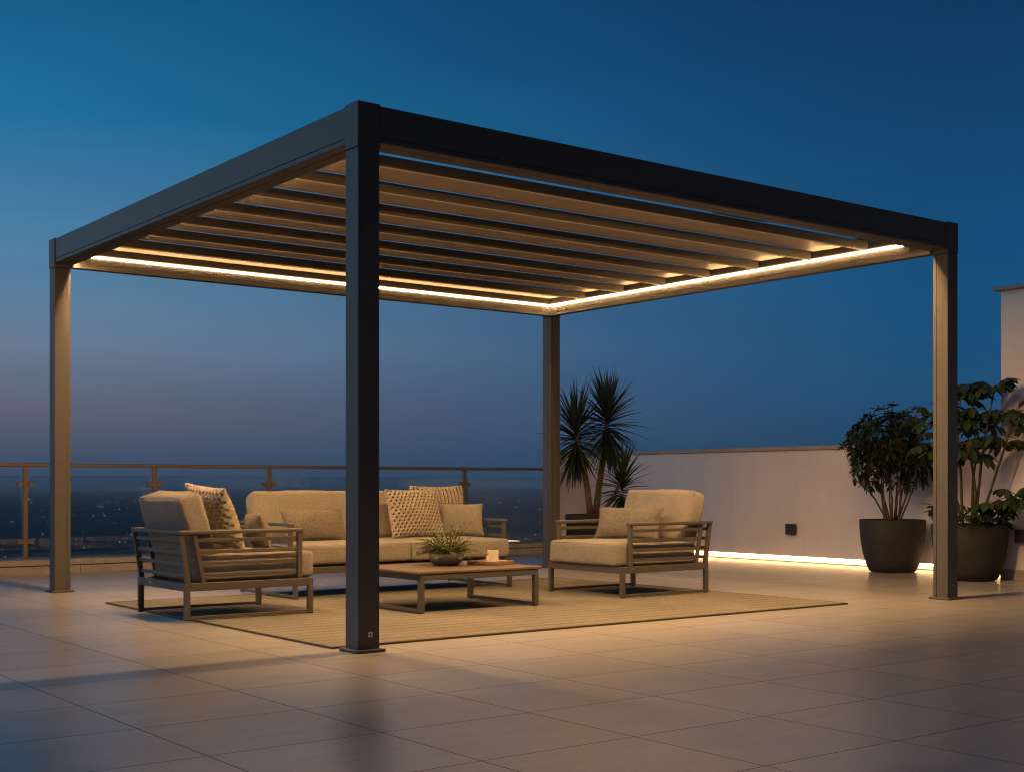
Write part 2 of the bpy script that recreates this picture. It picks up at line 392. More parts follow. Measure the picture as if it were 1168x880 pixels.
# far town lights beyond the balustrade
def far_lights():
    bm = BM(); rnd = random.Random(3)
    c, s = math.cos(YAW), math.sin(YAW)
    for i in range(360):
        t = rnd.random()
        dep = 1050 * (8.0 ** (rnd.random() ** 1.4))
        # streets gather in clusters
        ang = rnd.choice([rnd.gauss(-.345, .035), rnd.gauss(-.30, .05), rnd.gauss(.0, .025), rnd.uniform(-.45, .06), rnd.gauss(-.02, .05)])
        X = ang * dep
        px = CAM.x + c * X - s * dep; py = CAM.y + s * X + c * dep
        r = dep / 1491 * rnd.choice([.16, .2, .25, .3, .42])
        if i % 3 == 0 and i > 3:
            k_ = i // 30; rr_ = random.Random(k_); bx, by = rr_.uniform(-.36, .02), rr_.uniform(1700, 5200); th = rr_.uniform(0, 3.1); tt = rnd.uniform(-1, 1) * by * .12
            X = bx * by + math.cos(th) * tt; dep = by + math.sin(th) * tt * 4 if by + math.sin(th) * tt * 4 > 900 else by
            px = CAM.x + c * X - s * dep; py = CAM.y + s * X + c * dep; r = dep / 1491 * rnd.choice([.16, .2, .26])
        m4 = Matrix.Translation((px, py, -69 + rnd.uniform(0, 14)))
        bmesh.ops.create_icosphere(bm, subdivisions=1, radius=r, matrix=m4)
    return bm
m, nt, b = nodes('street_lamp_glow')
g = nt.nodes.new('ShaderNodeNewGeometry'); cr = nt.nodes.new('ShaderNodeValToRGB')
cr.color_ramp.elements[0].color = (1, .45, .16, 1); cr.color_ramp.elements[1].color = (.8, .85, 1, 1)
e = cr.color_ramp.elements.new(.55); e.color = (1, .72, .42, 1)
nt.links.new(g.outputs['Random Per Island'], cr.inputs[0]); nt.links.new(cr.outputs[0], b.inputs['Emission Color'])
b.inputs['Emission Strength'].default_value = 2.3
o = obj('city_lights', far_lights(), m); tag(o, 'scattered tiny warm and white lights of the far town seen through the glass', 'city lights', kind='stuff')

bm = BM(); box(bm, -31000, 31000, -31000, 31000, -72.5, 30); m, nt, b = nodes('evening_haze')
nt.nodes.remove(b); pv = nt.nodes.new('ShaderNodeVolumePrincipled'); pv.inputs['Density'].default_value = HAZE; pv.inputs['Color'].default_value = (.93, .96, 1, 1)
nt.links.new(pv.outputs[0], nt.nodes['Material Output'].inputs['Volume'])
o = obj('haze', bm, m); tag(o, None, None, kind='stuff')
# ------------------------------------------------------------------ pergola
perg = thing('pergola', 'large anthracite flat-roofed pergola with louvred roof and warm light strips inside', 'pergola')
def post(x0, y0, sx, sy, badge=False, dot=False):
    """x0,y0 outer corner; sx,sy direction towards the pergola centre"""
    a = PT; bm = BM(); g0, g1, gd = .088, .093, .005
    # outline with a shadow groove on both faces that look into the pergola's sides
    pl = [(0, 0), (a, 0), (a, g0), (a - gd, g0), (a - gd, g1), (a, g1), (a, a), (g1, a), (g1, a - gd), (g0, a - gd), (g0, a), (0, a)]
    poly = [(x0 + sx * (p[0] + .002), y0 + sy * (p[1] + .002)) for p in pl]
    if sx * sy < 0: poly.reverse()
    prism(bm, poly, 'z', .012, CAPZ)
    p = obj('post', bm, M['frame'], perg)
    bm = BM(); box(bm, x0 - sx * .022, x0 + sx * (a + .026), y0 - sy * .022, y0 + sy * (a + .026), 0, .016, .004)
    obj('base_plate', bm, M['frame'], p)
    bm = BM(); box(bm, x0 - sx * .002, x0 + sx * (a + .006), y0 - sy * .002, y0 + sy * (a + .006), CAPZ + .004, H, .002)
    obj('corner_cap', bm, M['frame'], p)
    if badge:
        bm = BM(); box(bm, x0 + .058, x0 + .080, y0 - .002, y0 + .003, .075, .098); k = obj('badge', bm, M['white'], p)
        bm = BM(); bmesh.ops.create_cone(bm, cap_ends=True, segments=10, radius1=.004, radius2=.004, depth=.006, matrix=Matrix.Translation((x0 + .045, y0 + .001, .036)) @ Matrix.Rotation(math.pi / 2, 4, 'X'))
        obj('screw', bm, M['dark'], p)
        bm = BM(); box(bm, x0 + .0655, x0 + .0725, y0 - .0026, y0 - .0015, .081, .092); box(bm, x0 + .0625, x0 + .0655, y0 - .0026, y0 - .0015, .085, .088); obj('badge_mark', bm, M['frame'], p)
    if dot:
        bm = BM(); bmesh.ops.create_cone(bm, cap_ends=True, segments=10, radius1=.006, radius2=.006, depth=.006, matrix=Matrix.Translation((x0 - .052, y0 + .001, .10)) @ Matrix.Rotation(math.pi / 2, 4, 'X'))
        obj('screw', bm, M['steel'], p)
    return p
post(0, 0, 1, 1, badge=True); post(W, 0, -1, 1, dot=True); post(0, D, 1, -1); post(W, D, -1, -1)

BZ, BT, BWD = 2.460, 2.643, .14
# cross-section: distance inwards from the outer face, height
prof = [(.004, BZ + .006), (.004, 2.488), (.009, 2.488), (.009, 2.494), (.004, 2.494), (.004, BT), (BWD, BT),
        (BWD, 2.549), (BWD - .012, 2.549), (BWD - .012, 2.518), (BWD, 2.518), (BWD, 2.476), (BWD - .004, 2.476), (BWD - .004, 2.472), (BWD, 2.472), (BWD, BZ), (.066, BZ), (.066, BZ + .006), (.060, BZ + .006), (.060, BZ), (.012, BZ)]
cl = PT + .007
def beam(axis, base, sgn, a0, a1, lip=0.0):
    # lip: the inner half of the far and right beams hangs a little lower
    pr = [(p[0], p[1] - lip if (p[1] <= BZ + .001 and p[0] > .05) else p[1]) for p in prof]
    if lip: pr = [p for p in pr if abs(p[0] - .066) > .001 or abs(p[1] - BZ - .006) > .001]; pr = [p for p in pr if abs(p[0] - .060) > .001] ; pr.insert(len(pr) - 1, (.066, BZ))
    bm = BM(); prism(bm, [(base + sgn * p[0], p[1]) for p in pr], axis, a0, a1)
    bm.normal_update()
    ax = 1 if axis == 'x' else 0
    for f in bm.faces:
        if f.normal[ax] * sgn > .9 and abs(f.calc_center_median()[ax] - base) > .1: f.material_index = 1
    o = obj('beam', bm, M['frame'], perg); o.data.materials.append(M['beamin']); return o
beam('y', 0, 1, cl, D - cl); beam('y', W, -1, cl, D - cl, .022); beam('x', 0, 1, cl, W - cl)
b_back = beam('x', D, -1, cl, W - cl, .022)
# inner corner fillers behind the caps so that the ring is closed at the inside
for (x0, sx) in ((0, 1), (W, -1)):
    for (y0, sy) in ((0, 1), (D, -1)):
        bm = BM(); a, e_ = PT + .007, BWD
        pl = [(a - .004, a - .004), (e_ - .001, a - .004), (e_ - .001, e_ - .001), (a - .004, e_ - .001)]
        bm.free()
# light strips sit in the groove of the inner faces
def strip(axis, base, sgn, a0, a1, w, zb, side, lens):
    # slim aluminium channel: a glowing side towards the room and a bright lens underneath
    bm = BM(); pr = [(base + sgn * q, z) for q, z in ((BWD - .010, zb), (BWD + .001, zb), (BWD + w, zb + .002), (BWD + w, zb + .014), (BWD + w - .002, zb + .016), (BWD - .010, zb + .016))]
    prism(bm, pr, axis, a0, a1); bm.normal_update()
    for f in bm.faces: f.material_index = 1 if f.normal.z < -.8 and abs(f.calc_center_median()[0 if axis == 'y' else 1] - base) > BWD else 0
    o = obj('light_strip', bm, M[side], perg); o.data.materials.append(M[lens]); return o
strip('x', D, -1, .24, W - .151, .0055, 2.525, 'led', 'led_down'); strip('y', W, -1, .36, D - .151, .008, 2.525, 'led', 'led_down')
strip('y', 0, 1, .36, D - .16, .011, 2.482, 'led', 'led_dim'); strip('x', 0, 1, .24, W - .30, .015, 2.480, 'led_off', 'led_dim')
# small brackets at the strip ends and the inner corners
def bracket(x, y, z, sx, sy):
    bm = BM(); box(bm, x - .004, x + .004, y - .004, y + .004, z - .026, z + .012); box(bm, x - .012 * sx, x + .012 * sx, y - .012 * sy, y + .012 * sy, z - .026, z - .018)
    obj('bracket', bm, M['dark'], perg)
bracket(W - .24, D - .143, 2.49, 1, 0); bracket(W - .143, D - .25, 2.49, 0, 1); bracket(W - .143, D - .36, 2.487, 0, 1); bracket(.25, D - .143, 2.49, 1, 0); bracket(W - .143, .30, 2.497, 0, 1)

# louvre blades: lip at the near edge, thin plate running back with a slight rise
PITCH = .535
lx0, lx1 = BWD + .004, W - BWD - .004
for k in range(-1, 7):
    y = .662 + PITCH * k
    yb = y + PITCH - .022
    if k == 6: yb = D - BWD - .004
    z0, zp = 2.536, 2.592
    dz = .0085
    bm = BM()
    if k >= 0:
        pl = [(y, z0 + .005), (y, z0 + .002), (y + .003, z0), (y + .024, z0), (y + .024, z0 + .009), (y + .012, z0 + .011), (y + .010, zp - .004), (y + .02, zp), (yb, zp + dz), (yb, zp + dz + .011), (y + .006, zp + .010), (y + .006, z0 + .006)]
    else:
        y = BWD + .004; yb = .555; pl = [(y, zp), (yb, zp + dz), (yb, zp + dz + .011), (y, zp + .011)]
    prism(bm, pl, 'x', lx0, lx1); o = obj('louvre_blade', bm, M['louvre'], perg)
    if k >= 0:
        bm = BM(); box(bm, lx0, lx1, y, y + .0055, z0 + .0055, zp + .010, .0012, 1); obj('front_lip', bm, M['lip'], o)
# actuator housing bridging the first slot
bm = BM(); box(bm, 3.17, 3.66, .57, .72, 2.6225, 2.665, .004); obj('motor_housing', bm, M['frame'], perg)

# ------------------------------------------------------------------ rug
bm = BM(); box(bm, -.012, 3.945, .222, 3.30, .001, .011, .003); o = obj('rug', bm, M['rug']); tag(o, 'large flat-woven jute rug under the lounge seating', 'rug')
bm = BM()
for (a, b2, c, d) in ((-.02, 3.953, .214, .2245), (-.02, 3.953, 3.2975, 3.308), (-.02, -.0095, .2245, 3.2975), (3.9425, 3.953, .2245, 3.2975)): box(bm, a, b2, c, d, .001, .0125, .002)
obj('binding', bm, M['rug_edge'], o)

# ------------------------------------------------------------------ lounge seats
FZ = .011   # top of the rug
def seat(name, label, cat, loc, rz, wd, dp, nseat, nback, seat_z0, seat_z1, nameplate=False, back_top=.735, arm_z=.53, seed=0, group=None):
    t = thing(name, label, cat, loc, rz, group)
    c = M['chair']; hw = wd / 2
    z0 = 0
    rz0, rz1 = .172, .220
    if seat_z0 > .24: rz0, rz1 = .192, .238
    # seat frame ring with a few cross slats
    bm = BM()
    box(bm, -hw, hw, 0, .035, rz0, rz1, .003); box(bm, -hw, hw, dp - .035, dp, rz0, rz1, .003)
    box(bm, -hw, -hw + .035, .0352, dp - .0352, rz0, rz1, .003); box(bm, hw - .035, hw, .0352, dp - .0352, rz0, rz1, .003)
    obj('seat_frame', bm, c, t)
    bm = BM(); n = max(5, int(dp / .13))
    for i in range(1, n): y = .035 + (dp - .07) * i / n; box(bm, -hw + .036, hw - .036, y - .025, y + .025, rz1 - .022, rz1 - .006, .002)
    obj('seat_slats', bm, M['dark'], t)
    for sx in (-1, 1):
        xi, xo = sx * (hw - .028), sx * hw
        for (y0, y1) in ((0, .034), (dp - .034, dp)):
            bm = BM(); box(bm, xi, xo, y0, y1, .006, rz0 - .0005, .002)
            lg = obj('leg', bm, c, t)
            bm = BM(); box(bm, (xi + xo) / 2 - .011, (xi + xo) / 2 + .011, (y0 + y1) / 2 - .016, (y0 + y1) / 2 + .016, 0, .0055, .001); obj('foot', bm, M['dark'], lg)
        bm = BM(); box(bm, xi, xo, .0345, dp - .0345, .007, .024, .002); obj('runner', bm, c, t)
        # arm: front post with a rounded elbow into the flat top bar
        bm = BM(); xm = (xi + xo) / 2; ps = .075
        box(bm, xm - .0138, xm + .0138, ps, ps + .032, rz1 + .0005, arm_z - .026, .004)
        box(bm, xm - .024, xm + .024, ps - .004, dp + .04, arm_z - .024, arm_z, .006)
        obj('arm', bm, c, t)
        bm = BM(); bar(bm, (xm, dp - .022, rz1 - .002), (xm, dp + .022, arm_z - .025), .0275, .030, (0, 1, 0), .003)
        obj('back_post', bm, c, t)
        bm = BM(); bar(bm, (xm - sx * .0, dp - .12, rz1), (xm, dp - .062, arm_z - .0255), .022, .026, (0, 1, 0), .002)
        obj('side_bar', bm, c, t)
        for i in range(4):
            z = rz1 + .030 + (arm_z - .024 - rz1 - .04) * i / 3.55 + .012
            f = (z - rz1) / (arm_z - rz1)
            bm = BM(); box(bm, xm - .006, xm + .006, ps + .039, dp - .125 + f * .058, z - .011, z + .011, .002); obj('side_slat', bm, c, t)
    # back: rear top bar and slats between the rear posts
    bm = BM(); box(bm, -hw + .0325 + .009, hw - .0325 - .009, dp - .005, dp + .0395, arm_z - .0235, arm_z - .0005, .004); obj('back_rail', bm, c, t)
    for i in range(4):
        z = rz1 + .042 + (arm_z - .064 - rz1) * i / 3.55
        f = (z - rz1) / (arm_z - rz1); y = dp - .022 + f * .044
        bm = BM(); box(bm, -hw + .033, hw - .033, y - .006, y + .006, z - .011, z + .011, .002); obj('back_slat', bm, c, t)
    if nameplate:
        bm = BM(); box(bm, .14, .18, dp - .001, dp + .0015, rz0 + .018, rz0 + .032, .0006); npl = obj('nameplate', bm, M['steel'], t)
        bm = BM()
        for k in range(5): box(bm, .1435 + k * .007, .148 + k * .007, dp + .0012, dp + .0021, rz0 + .022, rz0 + .028)
        obj('lettering', bm, M['frame'], npl)
    # cushions
    iw = hw - .040
    sw = 2 * iw / nseat
    for i in range(nseat):
        cx = -iw + sw * (i + .5)
        hf = (sw / 2 - .003, (dp - .06) / 2, (seat_z1 - seat_z0) / 2); cc = (cx, -.030 + (dp - .06) / 2, (seat_z0 + seat_z1) / 2)
        bm = BM(); rounded_box(bm, cc, hf, .027, (.003, .008, .012), 16, seed + i, .004)
        k = obj('seat_cushion', bm, M['fabric'], t, True)
        bm = BM(); rr = .027
        for zz in (hf[2] - .012, -hf[2] + .012): welt(bm, cc, (hf[0] - .006, hf[1] - .005, hf[2]), rr, zz, .0028)
        obj('piping', bm, M['piping'], k, True)
    bw = 2 * iw / nback
    lean = R(-18)
    for i in range(nback):
        cx = -iw + bw * (i + .5)
        bh = (back_top - seat_z1 + .022) / math.cos(lean)
        rot = Matrix.Rotation(lean, 3, 'X')
        zc = (back_top + seat_z1 - .012) / 2; yc = dp - .155 + .055
        hf = (bw / 2 - .004, .076, bh / 2)
        bm = BM(); rounded_box(bm, (cx, yc, zc), hf, .034, (.005, .016, .008), 14, seed + 20 + i, .008, rot)
        k = obj('back_cushion', bm, M['fabric'], t, True)
        bm = BM()
        welt(bm, (cx, yc, zc), (hf[0] - .006, hf[1], hf[2] - .006), .034, hf[1] - .018, .0028, rot, 'y'); welt(bm, (cx, yc, zc), (hf[0] - .006, hf[1], hf[2] - .006), .034, -hf[1] + .018, .0028, rot, 'y')
        obj('piping', bm, M['piping'], k, True)
    return t

armR = seat('armchair', 'taupe-framed armchair facing the table in front of the palm, one plain lumbar pillow', 'armchair', (2.962, 1.80, FZ), R(-90), .82, .865, 1, 1, .222, .385, seed=1, group='pair of outdoor armchairs')
armL = seat('armchair', 'taupe-framed armchair seen from behind at the left end of the rug, holding a knitted pillow', 'armchair', (.745, 2.165, FZ), R(90), .735, .845, 1, 1, .222, .385, True, seed=5, group='pair of outdoor armchairs')
sofa = seat('sofa', 'wide two-cushion beige outdoor sofa with its back to the glass balustrade', 'sofa', (2.045, 2.70, FZ), 0, 1.90, .86, 2, 2, .238, .378, back_top=.728, arm_z=.528, seed=9)

# ------------------------------------------------------------------ pillows
def pillow_mesh(w, h, T, n, knit=None, seed=0, pinch=.07):
    bm = BM(); off = Vector((seed * 2.3, seed * .7, seed * 1.3)); grid = {}
    for side in (1, -1):
        for i in range(n + 1):
            for j in range(n + 1):
                if side < 0 and (i in (0, n) or j in (0, n)):
                    grid[(side, i, j)] = grid[(1, i, j)]; continue
                u = -1 + 2 * i / n; v = -1 + 2 * j / n
                x = u * w / 2 * (1 - pinch * (1 - v * v) ** 1.0 * abs(u) ** 3); z = v * h / 2 * (1 - pinch * (1 - u * u) * abs(v) ** 3)
                t = T / 2 * ((1 - u * u) ** .55) * ((1 - v * v) ** .55) + .004 * (abs(u) < 1 and abs(v) < 1)
                p = Vector((x, 0, z))
                # soft folds running in from the corners and seams
                edge = max(abs(u), abs(v))
                f = noise.noise(Vector((x * 9, side * 3, z * 9)) + off) * .010 + noise.noise(Vector((x * 24, side * 5, z * 24)) + off) * .004 * edge
                t = t + f * (1 - edge ** 8)
                if knit and edge < .985:
                    t += knit(x, z, u, v)
                grid[(side, i, j)] = bm.verts.new((x, -side * t, z))
    for side in (1, -1):
        for i in range(n):
            for j in range(n):
                q = [grid[(side, i, j)], grid[(side, i + 1, j)], grid[(side, i + 1, j + 1)], grid[(side, i, j + 1)]]
                if side < 0: q.reverse()
                bm.faces.new(q)
    return bm

def knit_waffle(x, z, u, v):
    p = .036; row = math.floor(z / p * 1.35)
    a = (x / p + .5 * (row % 2)); fx = a - math.floor(a) - .5; fz = z / p * 1.35 - row - .5
    # plump stitches with a hole between them
    hole = math.exp(-((fx / .26) ** 2 + (fz / .26) ** 2))
    return .007 - .034 * hole + .003 * math.cos(fz * 2 * math.pi)
def knit_rib(x, z, u, v):
    p = .036; a = x / p; fx = a - math.floor(a) - .5
    fz = z / .017; fz = fz - math.floor(fz) - .5
    return .006 * math.cos(fx * 2 * math.pi) - .004 * math.exp(-((fx - .5) / .10) ** 2) - .004 * math.exp(-((fx + .5) / .10) ** 2) + .0035 * math.cos(2 * math.pi * fz)

def pillow(label, loc, rz, tilt, w, h, T, m_, knit=None, seed=0, roll=0.0, n=None, group='loose pillows'):
    t = thing('throw_pillow', label, 'pillow', loc, rz, group)
    rot = Matrix.Rotation(tilt, 4, 'X') @ Matrix.Rotation(roll, 4, 'Y')
    bm = pillow_mesh(w, h, T, n or (150 if knit else 40), knit, seed)
    zmin = min((rot @ v.co).z for v in bm.verts)
    bmesh.ops.transform(bm, matrix=Matrix.Translation((0, 0, -zmin)) @ rot, verts=bm.verts[:])
    c = obj('cover', bm, m_, t, True)
    # seam cord round the edge
    if not knit:
        bm = BM(); pts = []; K = 24; pinch = .07
        for (a, b2) in (((-1, -1), (1, -1)), ((1, -1), (1, 1)), ((1, 1), (-1, 1)), ((-1, 1), (-1, -1))):
            for k in range(K):
                u = a[0] + (b2[0] - a[0]) * k / K; v = a[1] + (b2[1] - a[1]) * k / K
                pts.append(Vector((u * w / 2 * (1 - pinch * (1 - v * v) * abs(u) ** 3), 0, v * h / 2 * (1 - pinch * (1 - u * u) * abs(v) ** 3))))
        pts += pts[:2]
        tube(bm, pts, .0035, 6, False)
        bmesh.ops.transform(bm, matrix=Matrix.Translation((0, 0, -zmin)) @ rot, verts=bm.verts[:])
        obj('seam_cord', bm, m_, t, True)
    else:
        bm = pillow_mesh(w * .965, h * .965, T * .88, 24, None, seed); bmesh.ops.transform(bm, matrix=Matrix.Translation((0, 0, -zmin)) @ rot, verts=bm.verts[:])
        obj('hole_shade_pad', bm, M['hole_shade'], t, True)  # added dark core, painted shade seen through the knit holes
    return t
SZ = FZ + .378
pillow('plain oblong pillow standing at the left end of the sofa', (1.46, 3.09, SZ + .008), R(3), R(-24), .53, .25, .14, M['pillow'], seed=1)
pillow('square chunky waffle-knit pillow on the sofa, front one of the knitted pair', (2.385, 3.16, SZ + .008), R(2), R(-17), .50, .395, .15, M['knit'], knit_waffle, seed=2)
pillow('square ribbed knit pillow half hidden behind the waffle-knit one on the sofa', (2.72, 3.32, SZ + .008), R(-4), R(-12), .50, .415, .13, M['knit'], knit_rib, seed=3)
pillow('plain pillow leaning at the right arm of the sofa', (2.80, 3.12, SZ + .012), R(-28), R(-20), .36, .27, .13, M['fabric'], seed=4)
pillow('waffle-knit pillow standing tilted in the armchair seen from behind', (.30, 2.27, FZ + .392), R(97), R(-24), .44, .42, .15, M['knit'], knit_waffle, seed=5, roll=R(-5))
pillow('plain small pillow in front of the knit one in the armchair seen from behind', (.57, 2.21, FZ + .396), R(76), R(-18), .40, .225, .13, M['pillow'], seed=6)
pillow('speckled oblong pillow leaning in the armchair in front of the palm', (3.40, 1.80, FZ + .394), R(-66), R(-24), .52, .255, .14, M['pillow'], seed=7)

# ------------------------------------------------------------------ coffee table
TX0, TX1, TY0, TY1, TZ = 1.205, 2.175, 1.315, 2.085, .272
tb = thing('coffee_table', 'low wooden-topped coffee table with taupe metal sled legs in the middle of the rug', 'coffee table', ((TX0 + TX1) / 2, (TY0 + TY1) / 2, FZ))
hx, hy = (TX1 - TX0) / 2, (TY1 - TY0) / 2; tz = TZ - FZ
bm = BM(); box(bm, -hx - .006, hx + .006, -hy - .006, hy + .006, tz - .017, tz, .004); obj('tabletop', bm, M['wood'], tb)
bm = BM()
box(bm, -hx + .02, hx - .02, -hy, -hy + .03, tz - .056, tz - .0175, .003); box(bm, -hx + .02, hx - .02, hy - .03, hy, tz - .056, tz - .0175, .003)
box(bm, -hx + .018, -hx + .048, -hy + .031, hy - .031, tz - .056, tz - .0175, .003); box(bm, hx - .048, hx - .018, -hy + .031, hy - .031, tz - .056, tz - .0175, .003)
obj('apron', bm, M['chair'], tb)
for sx in (-1, 1):
    for sy in (-1, 1):
        bm = BM(); box(bm, sx * (hx - .018), sx * (hx + .001 - .018 - .034), sy * hy, sy * (hy - .034), .005, tz - .0565, .002); lg = obj('leg', bm, M['chair'], tb)
        bm = BM(); box(bm, sx * (hx - .024), sx * (hx - .045), sy * (hy - .006), sy * (hy - .028), 0, .0045); obj('foot', bm, M['dark'], lg)
    bm = BM(); box(bm, sx * (hx - .018), sx * (hx - .051), -hy + .0345, hy - .0345, .006, .026, .002); obj('runner', bm, M['chair'], tb)

def at(px, py, dep):
    """world point at a measured distance in front of the camera (survey helper for heights and positions)"""
    X = (px - 584) / 1491.756 * dep; Zz = CAM.z + (551.87 - py) / 1491.756 * dep
    c, s = math.cos(YAW), math.sin(YAW)
    return Vector((CAM.x + c * X - s * dep, CAM.y + s * X + c * dep, Zz))

def leaf(bm, base, d, L, w, droop=.3, nseg=3, fold=.15, prof=None, roll=0.0):
    d = Vector(d).normalized(); p = Vector(base)
    a = Vector((0, 0, 1)) if abs(d.z) < .95 else Vector((1, 0, 0))
    s = d.cross(a).normalized(); s = Matrix.Rotation(roll, 3, d) @ s
    prof = prof or [.35, 1, .8, 0.04]
    n = len(prof); st = L / (n - 1); rows = []
    for i, k in enumerate(prof):
        nrm = s.cross(d).normalized()
        hw = w / 2 * k
        rows.append((bm.verts.new(p - s * hw + nrm * hw * fold), bm.verts.new(p), bm.verts.new(p + s * hw + nrm * hw * fold)))
        d = (d + Vector((0, 0, -droop / (n - 1)))).normalized(); p = p + d * st
    for a_, b_ in zip(rows, rows[1:]):
        bm.faces.new((a_[0], a_[1], b_[1], b_[0])); bm.faces.new((a_[1], a_[2], b_[2], b_[1]))

# bowl of greenery
bw = at(509, 600, 8.72); BC = Vector((bw.x, bw.y, TZ))
bl = thing('potted_plant', 'low round stoneware bowl of feathery green foliage on the coffee table', 'bowl plant', BC)
bm = BM(); lathe(bm, [(0, .001), (.062, .001), (.082, .006), (.105, .025), (.115, .046), (.112, .064), (.102, .078), (.094, .082), (.088, .079), (.086, .064), (0, .064)], 0, 0, 40); obj('bowl', bm, M['bowlm'], bl, True)
bm = BM(); lathe(bm, [(.0845, .066), (.04, .071), (0, .074)], 0, 0, 20); obj('soil', bm, M['soil'], bl, True)
rnd = random.Random(11)
bm = BM(); bs = BM()
for i in range(150):
    an = rnd.uniform(0, 2 * math.pi); rr = rnd.random() ** .5 * .07
    b0 = Vector((rr * math.cos(an), rr * math.sin(an), .07)); el = rnd.uniform(.45, 1.35)
    d = Vector((math.cos(an) * math.cos(el), math.sin(an) * math.cos(el), math.sin(el))); L = rnd.uniform(.10, .20)
    if i < 3: an = YAW + rnd.uniform(-.3, .3); d = Vector((math.cos(an), math.sin(an), .45)); L = .19
    pts = [b0]; q = d.copy()
    for k in range(5): q = (q + Vector((rnd.uniform(-.08, .08), rnd.uniform(-.08, .08), -.10 - .05 * k))).normalized(); pts.append(pts[-1] + q * L / 5)
    tube(bs, pts, [.0013] * 6, 4)
    for k in range(1, 6):
        dd = (pts[k] - pts[k - 1]).normalized(); sd = dd.cross(Vector((0, 0, 1))).normalized()
        for s in (-1, 1):
            leaf(bm, pts[k], dd * .8 + sd * s * .8 + Vector((0, 0, rnd.uniform(-.1, .4))), rnd.uniform(.022, .036), .010, .4, prof=[.3, 1, .7, .05])
    leaf(bm, pts[-1], pts[-1] - pts[-2], .03, .010, .2)
obj('stems', bs, M['stem'], bl); obj('foliage', bm, M['herb'], bl)

# tray and what lies on it
tc_ = at(560, 600, 8.80); trz = R(-64.7)
tr = thing('serving_tray', 'small square wooden tray at the right end of the coffee table', 'tray', (tc_.x - .0, tc_.y, TZ), trz)
bm = BM(); a = .118; box(bm, -a, a, -a, a, .0005, .007, .002); obj('tray_base', bm, M['traywood'], tr)
bm = BM()
for (x0, x1, y0, y1) in ((-a, a, -a, -a + .010), (-a, a, a - .010, a), (-a, -a + .010, -a + .0102, a - .0102), (a - .010, a, -a + .0102, a - .0102)): box(bm, x0, x1, y0, y1, .0072, .026, .002)
obj('rim', bm, M['traywood'], tr)
tz0 = TZ + .0072
def on_tray(x, y): v = Matrix.Rotation(trz, 3, 'Z') @ Vector((x, y, 0)); return (tc_.x + v.x, tc_.y + v.y, tz0)
cd = thing('candle', 'cream square block candle standing upright on the wooden tray', 'candle', on_tray(.0, .028), YAW)
bm = BM(); box(bm, -.038, .038, -.019, .019, 0, .086, .003, 3); obj('wax', bm, M['candle'], cd)
bm = BM(); tube(bm, [(0, 0, .0855), (.001, 0, .092), (.003, .001, .097)], .0011, 5); obj('wick', bm, M['dark'], cd)
vi = thing('diffuser_bottle', 'slim copper-capped glass vial beside the cream candle on the tray', 'bottle', (cd.location.x - .794 * .036 - .607 * .034, cd.location.y + .607 * .036 - .794 * .034, tz0), 0)
bm = BM(); lathe(bm, [(0, 0), (.009, 0), (.010, .003), (.010, .045), (.006, .052), (.006, .056), (0, .056)], 0, 0, 16); obj('body', bm, M['candle'], vi, True)
bm = BM(); lathe(bm, [(0, .0562), (.007, .0562), (.007, .068), (.006, .070), (0, .070)], 0, 0, 14); obj('cap', bm, M['copper'], vi, True)
ds = thing('wooden_dish', 'small reddish wooden dish at the left of the tray', 'dish', on_tray(-.045, -.06), .2)
bm = BM(); lathe(bm, [(0, 0), (.022, 0), (.034, .012), (.036, .023), (.032, .023), (.028, .012), (0, .006)], 0, 0, 24); obj('dish_body', bm, M['traywood'], ds, True)
bk = thing('notebook', 'pale wooden covered notebook lying flat on the right of the tray', 'notebook', on_tray(.055, .045), trz + .35)
bm = BM(); box(bm, -.034, .034, -.048, .048, 0, .003, .001); box(bm, -.034, .034, -.048, .048, .017, .020, .001); obj('cover', bm, M['lightwood'], bk)
bm = BM(); box(bm, -.032, .032, -.046, .046, .0032, .0168); obj('pages', bm, M['candle'], bk)

# ------------------------------------------------------------------ kerb and glass balustrade
kb = thing('parapet_kerb', 'low two-course stone kerb running under the glass balustrade', 'kerb', (0, 6.6, 0))
KX0, KX1 = -16, 6.74
bm = BM(); box(bm, KX0, KX1, 0, .6, -.3, .066, .003); obj('lower_course', bm, M['coping'], kb)
bm = BM(); box(bm, KX0, KX1, .012, .6, .0665, .074); obj('shadow_joint', bm, M['dark'], kb)
bm = BM(); box(bm, KX0, KX1, 0, .6, .0745, .124, .004); obj('top_course', bm, M['coping'], kb)
bm = BM()
for i in range(18): x = .95 + (i - 14) * 1.15; box(bm, x - .002, x + .002, -.0012, .003, .004, .064)
obj('joints', bm, M['dark'], kb)
KT = .124
gr = thing('glass_balustrade', 'long glass balustrade with bronze handrail, square posts and clamps at the terrace edge', 'balustrade', (0, 6.86, KT))
RXS = [.529 + 1.2375 * k for k in range(-13, 5)] + [6.80]
bm = BM(); box(bm, -16, 6.868, -.027, .027, 1.007 - KT - .034, 1.007 - KT, .005); obj('handrail', bm, M['rail'], gr)
for x in RXS:
    bm = BM(); box(bm, x - .020, x + .020, -.020, .020, .0085, 1.007 - KT - .0345, .003); p = obj('rail_post', bm, M['rail'], gr)
    bm = BM(); box(bm, x - .055, x + .055, -.05, .05, 0, .008, .002); obj('post_base', bm, M['rail'], p)
    for z in (.285 - KT, .812 - KT):
        for s in (-1, 1):
            bm = BM(); box(bm, x + s * .0205, x + s * .072, -.022, .022, z - .022, z + .022, .003); obj('glass_clamp', bm, M['rail'], p)
for xa, xb in list(zip(RXS, RXS[1:])):
    bm = BM(); box(bm, xa + .045, xb - .045, -.006, .006, .012, .889 - KT, .0015, 1); obj('glass_panel', bm, M['glass'], gr)

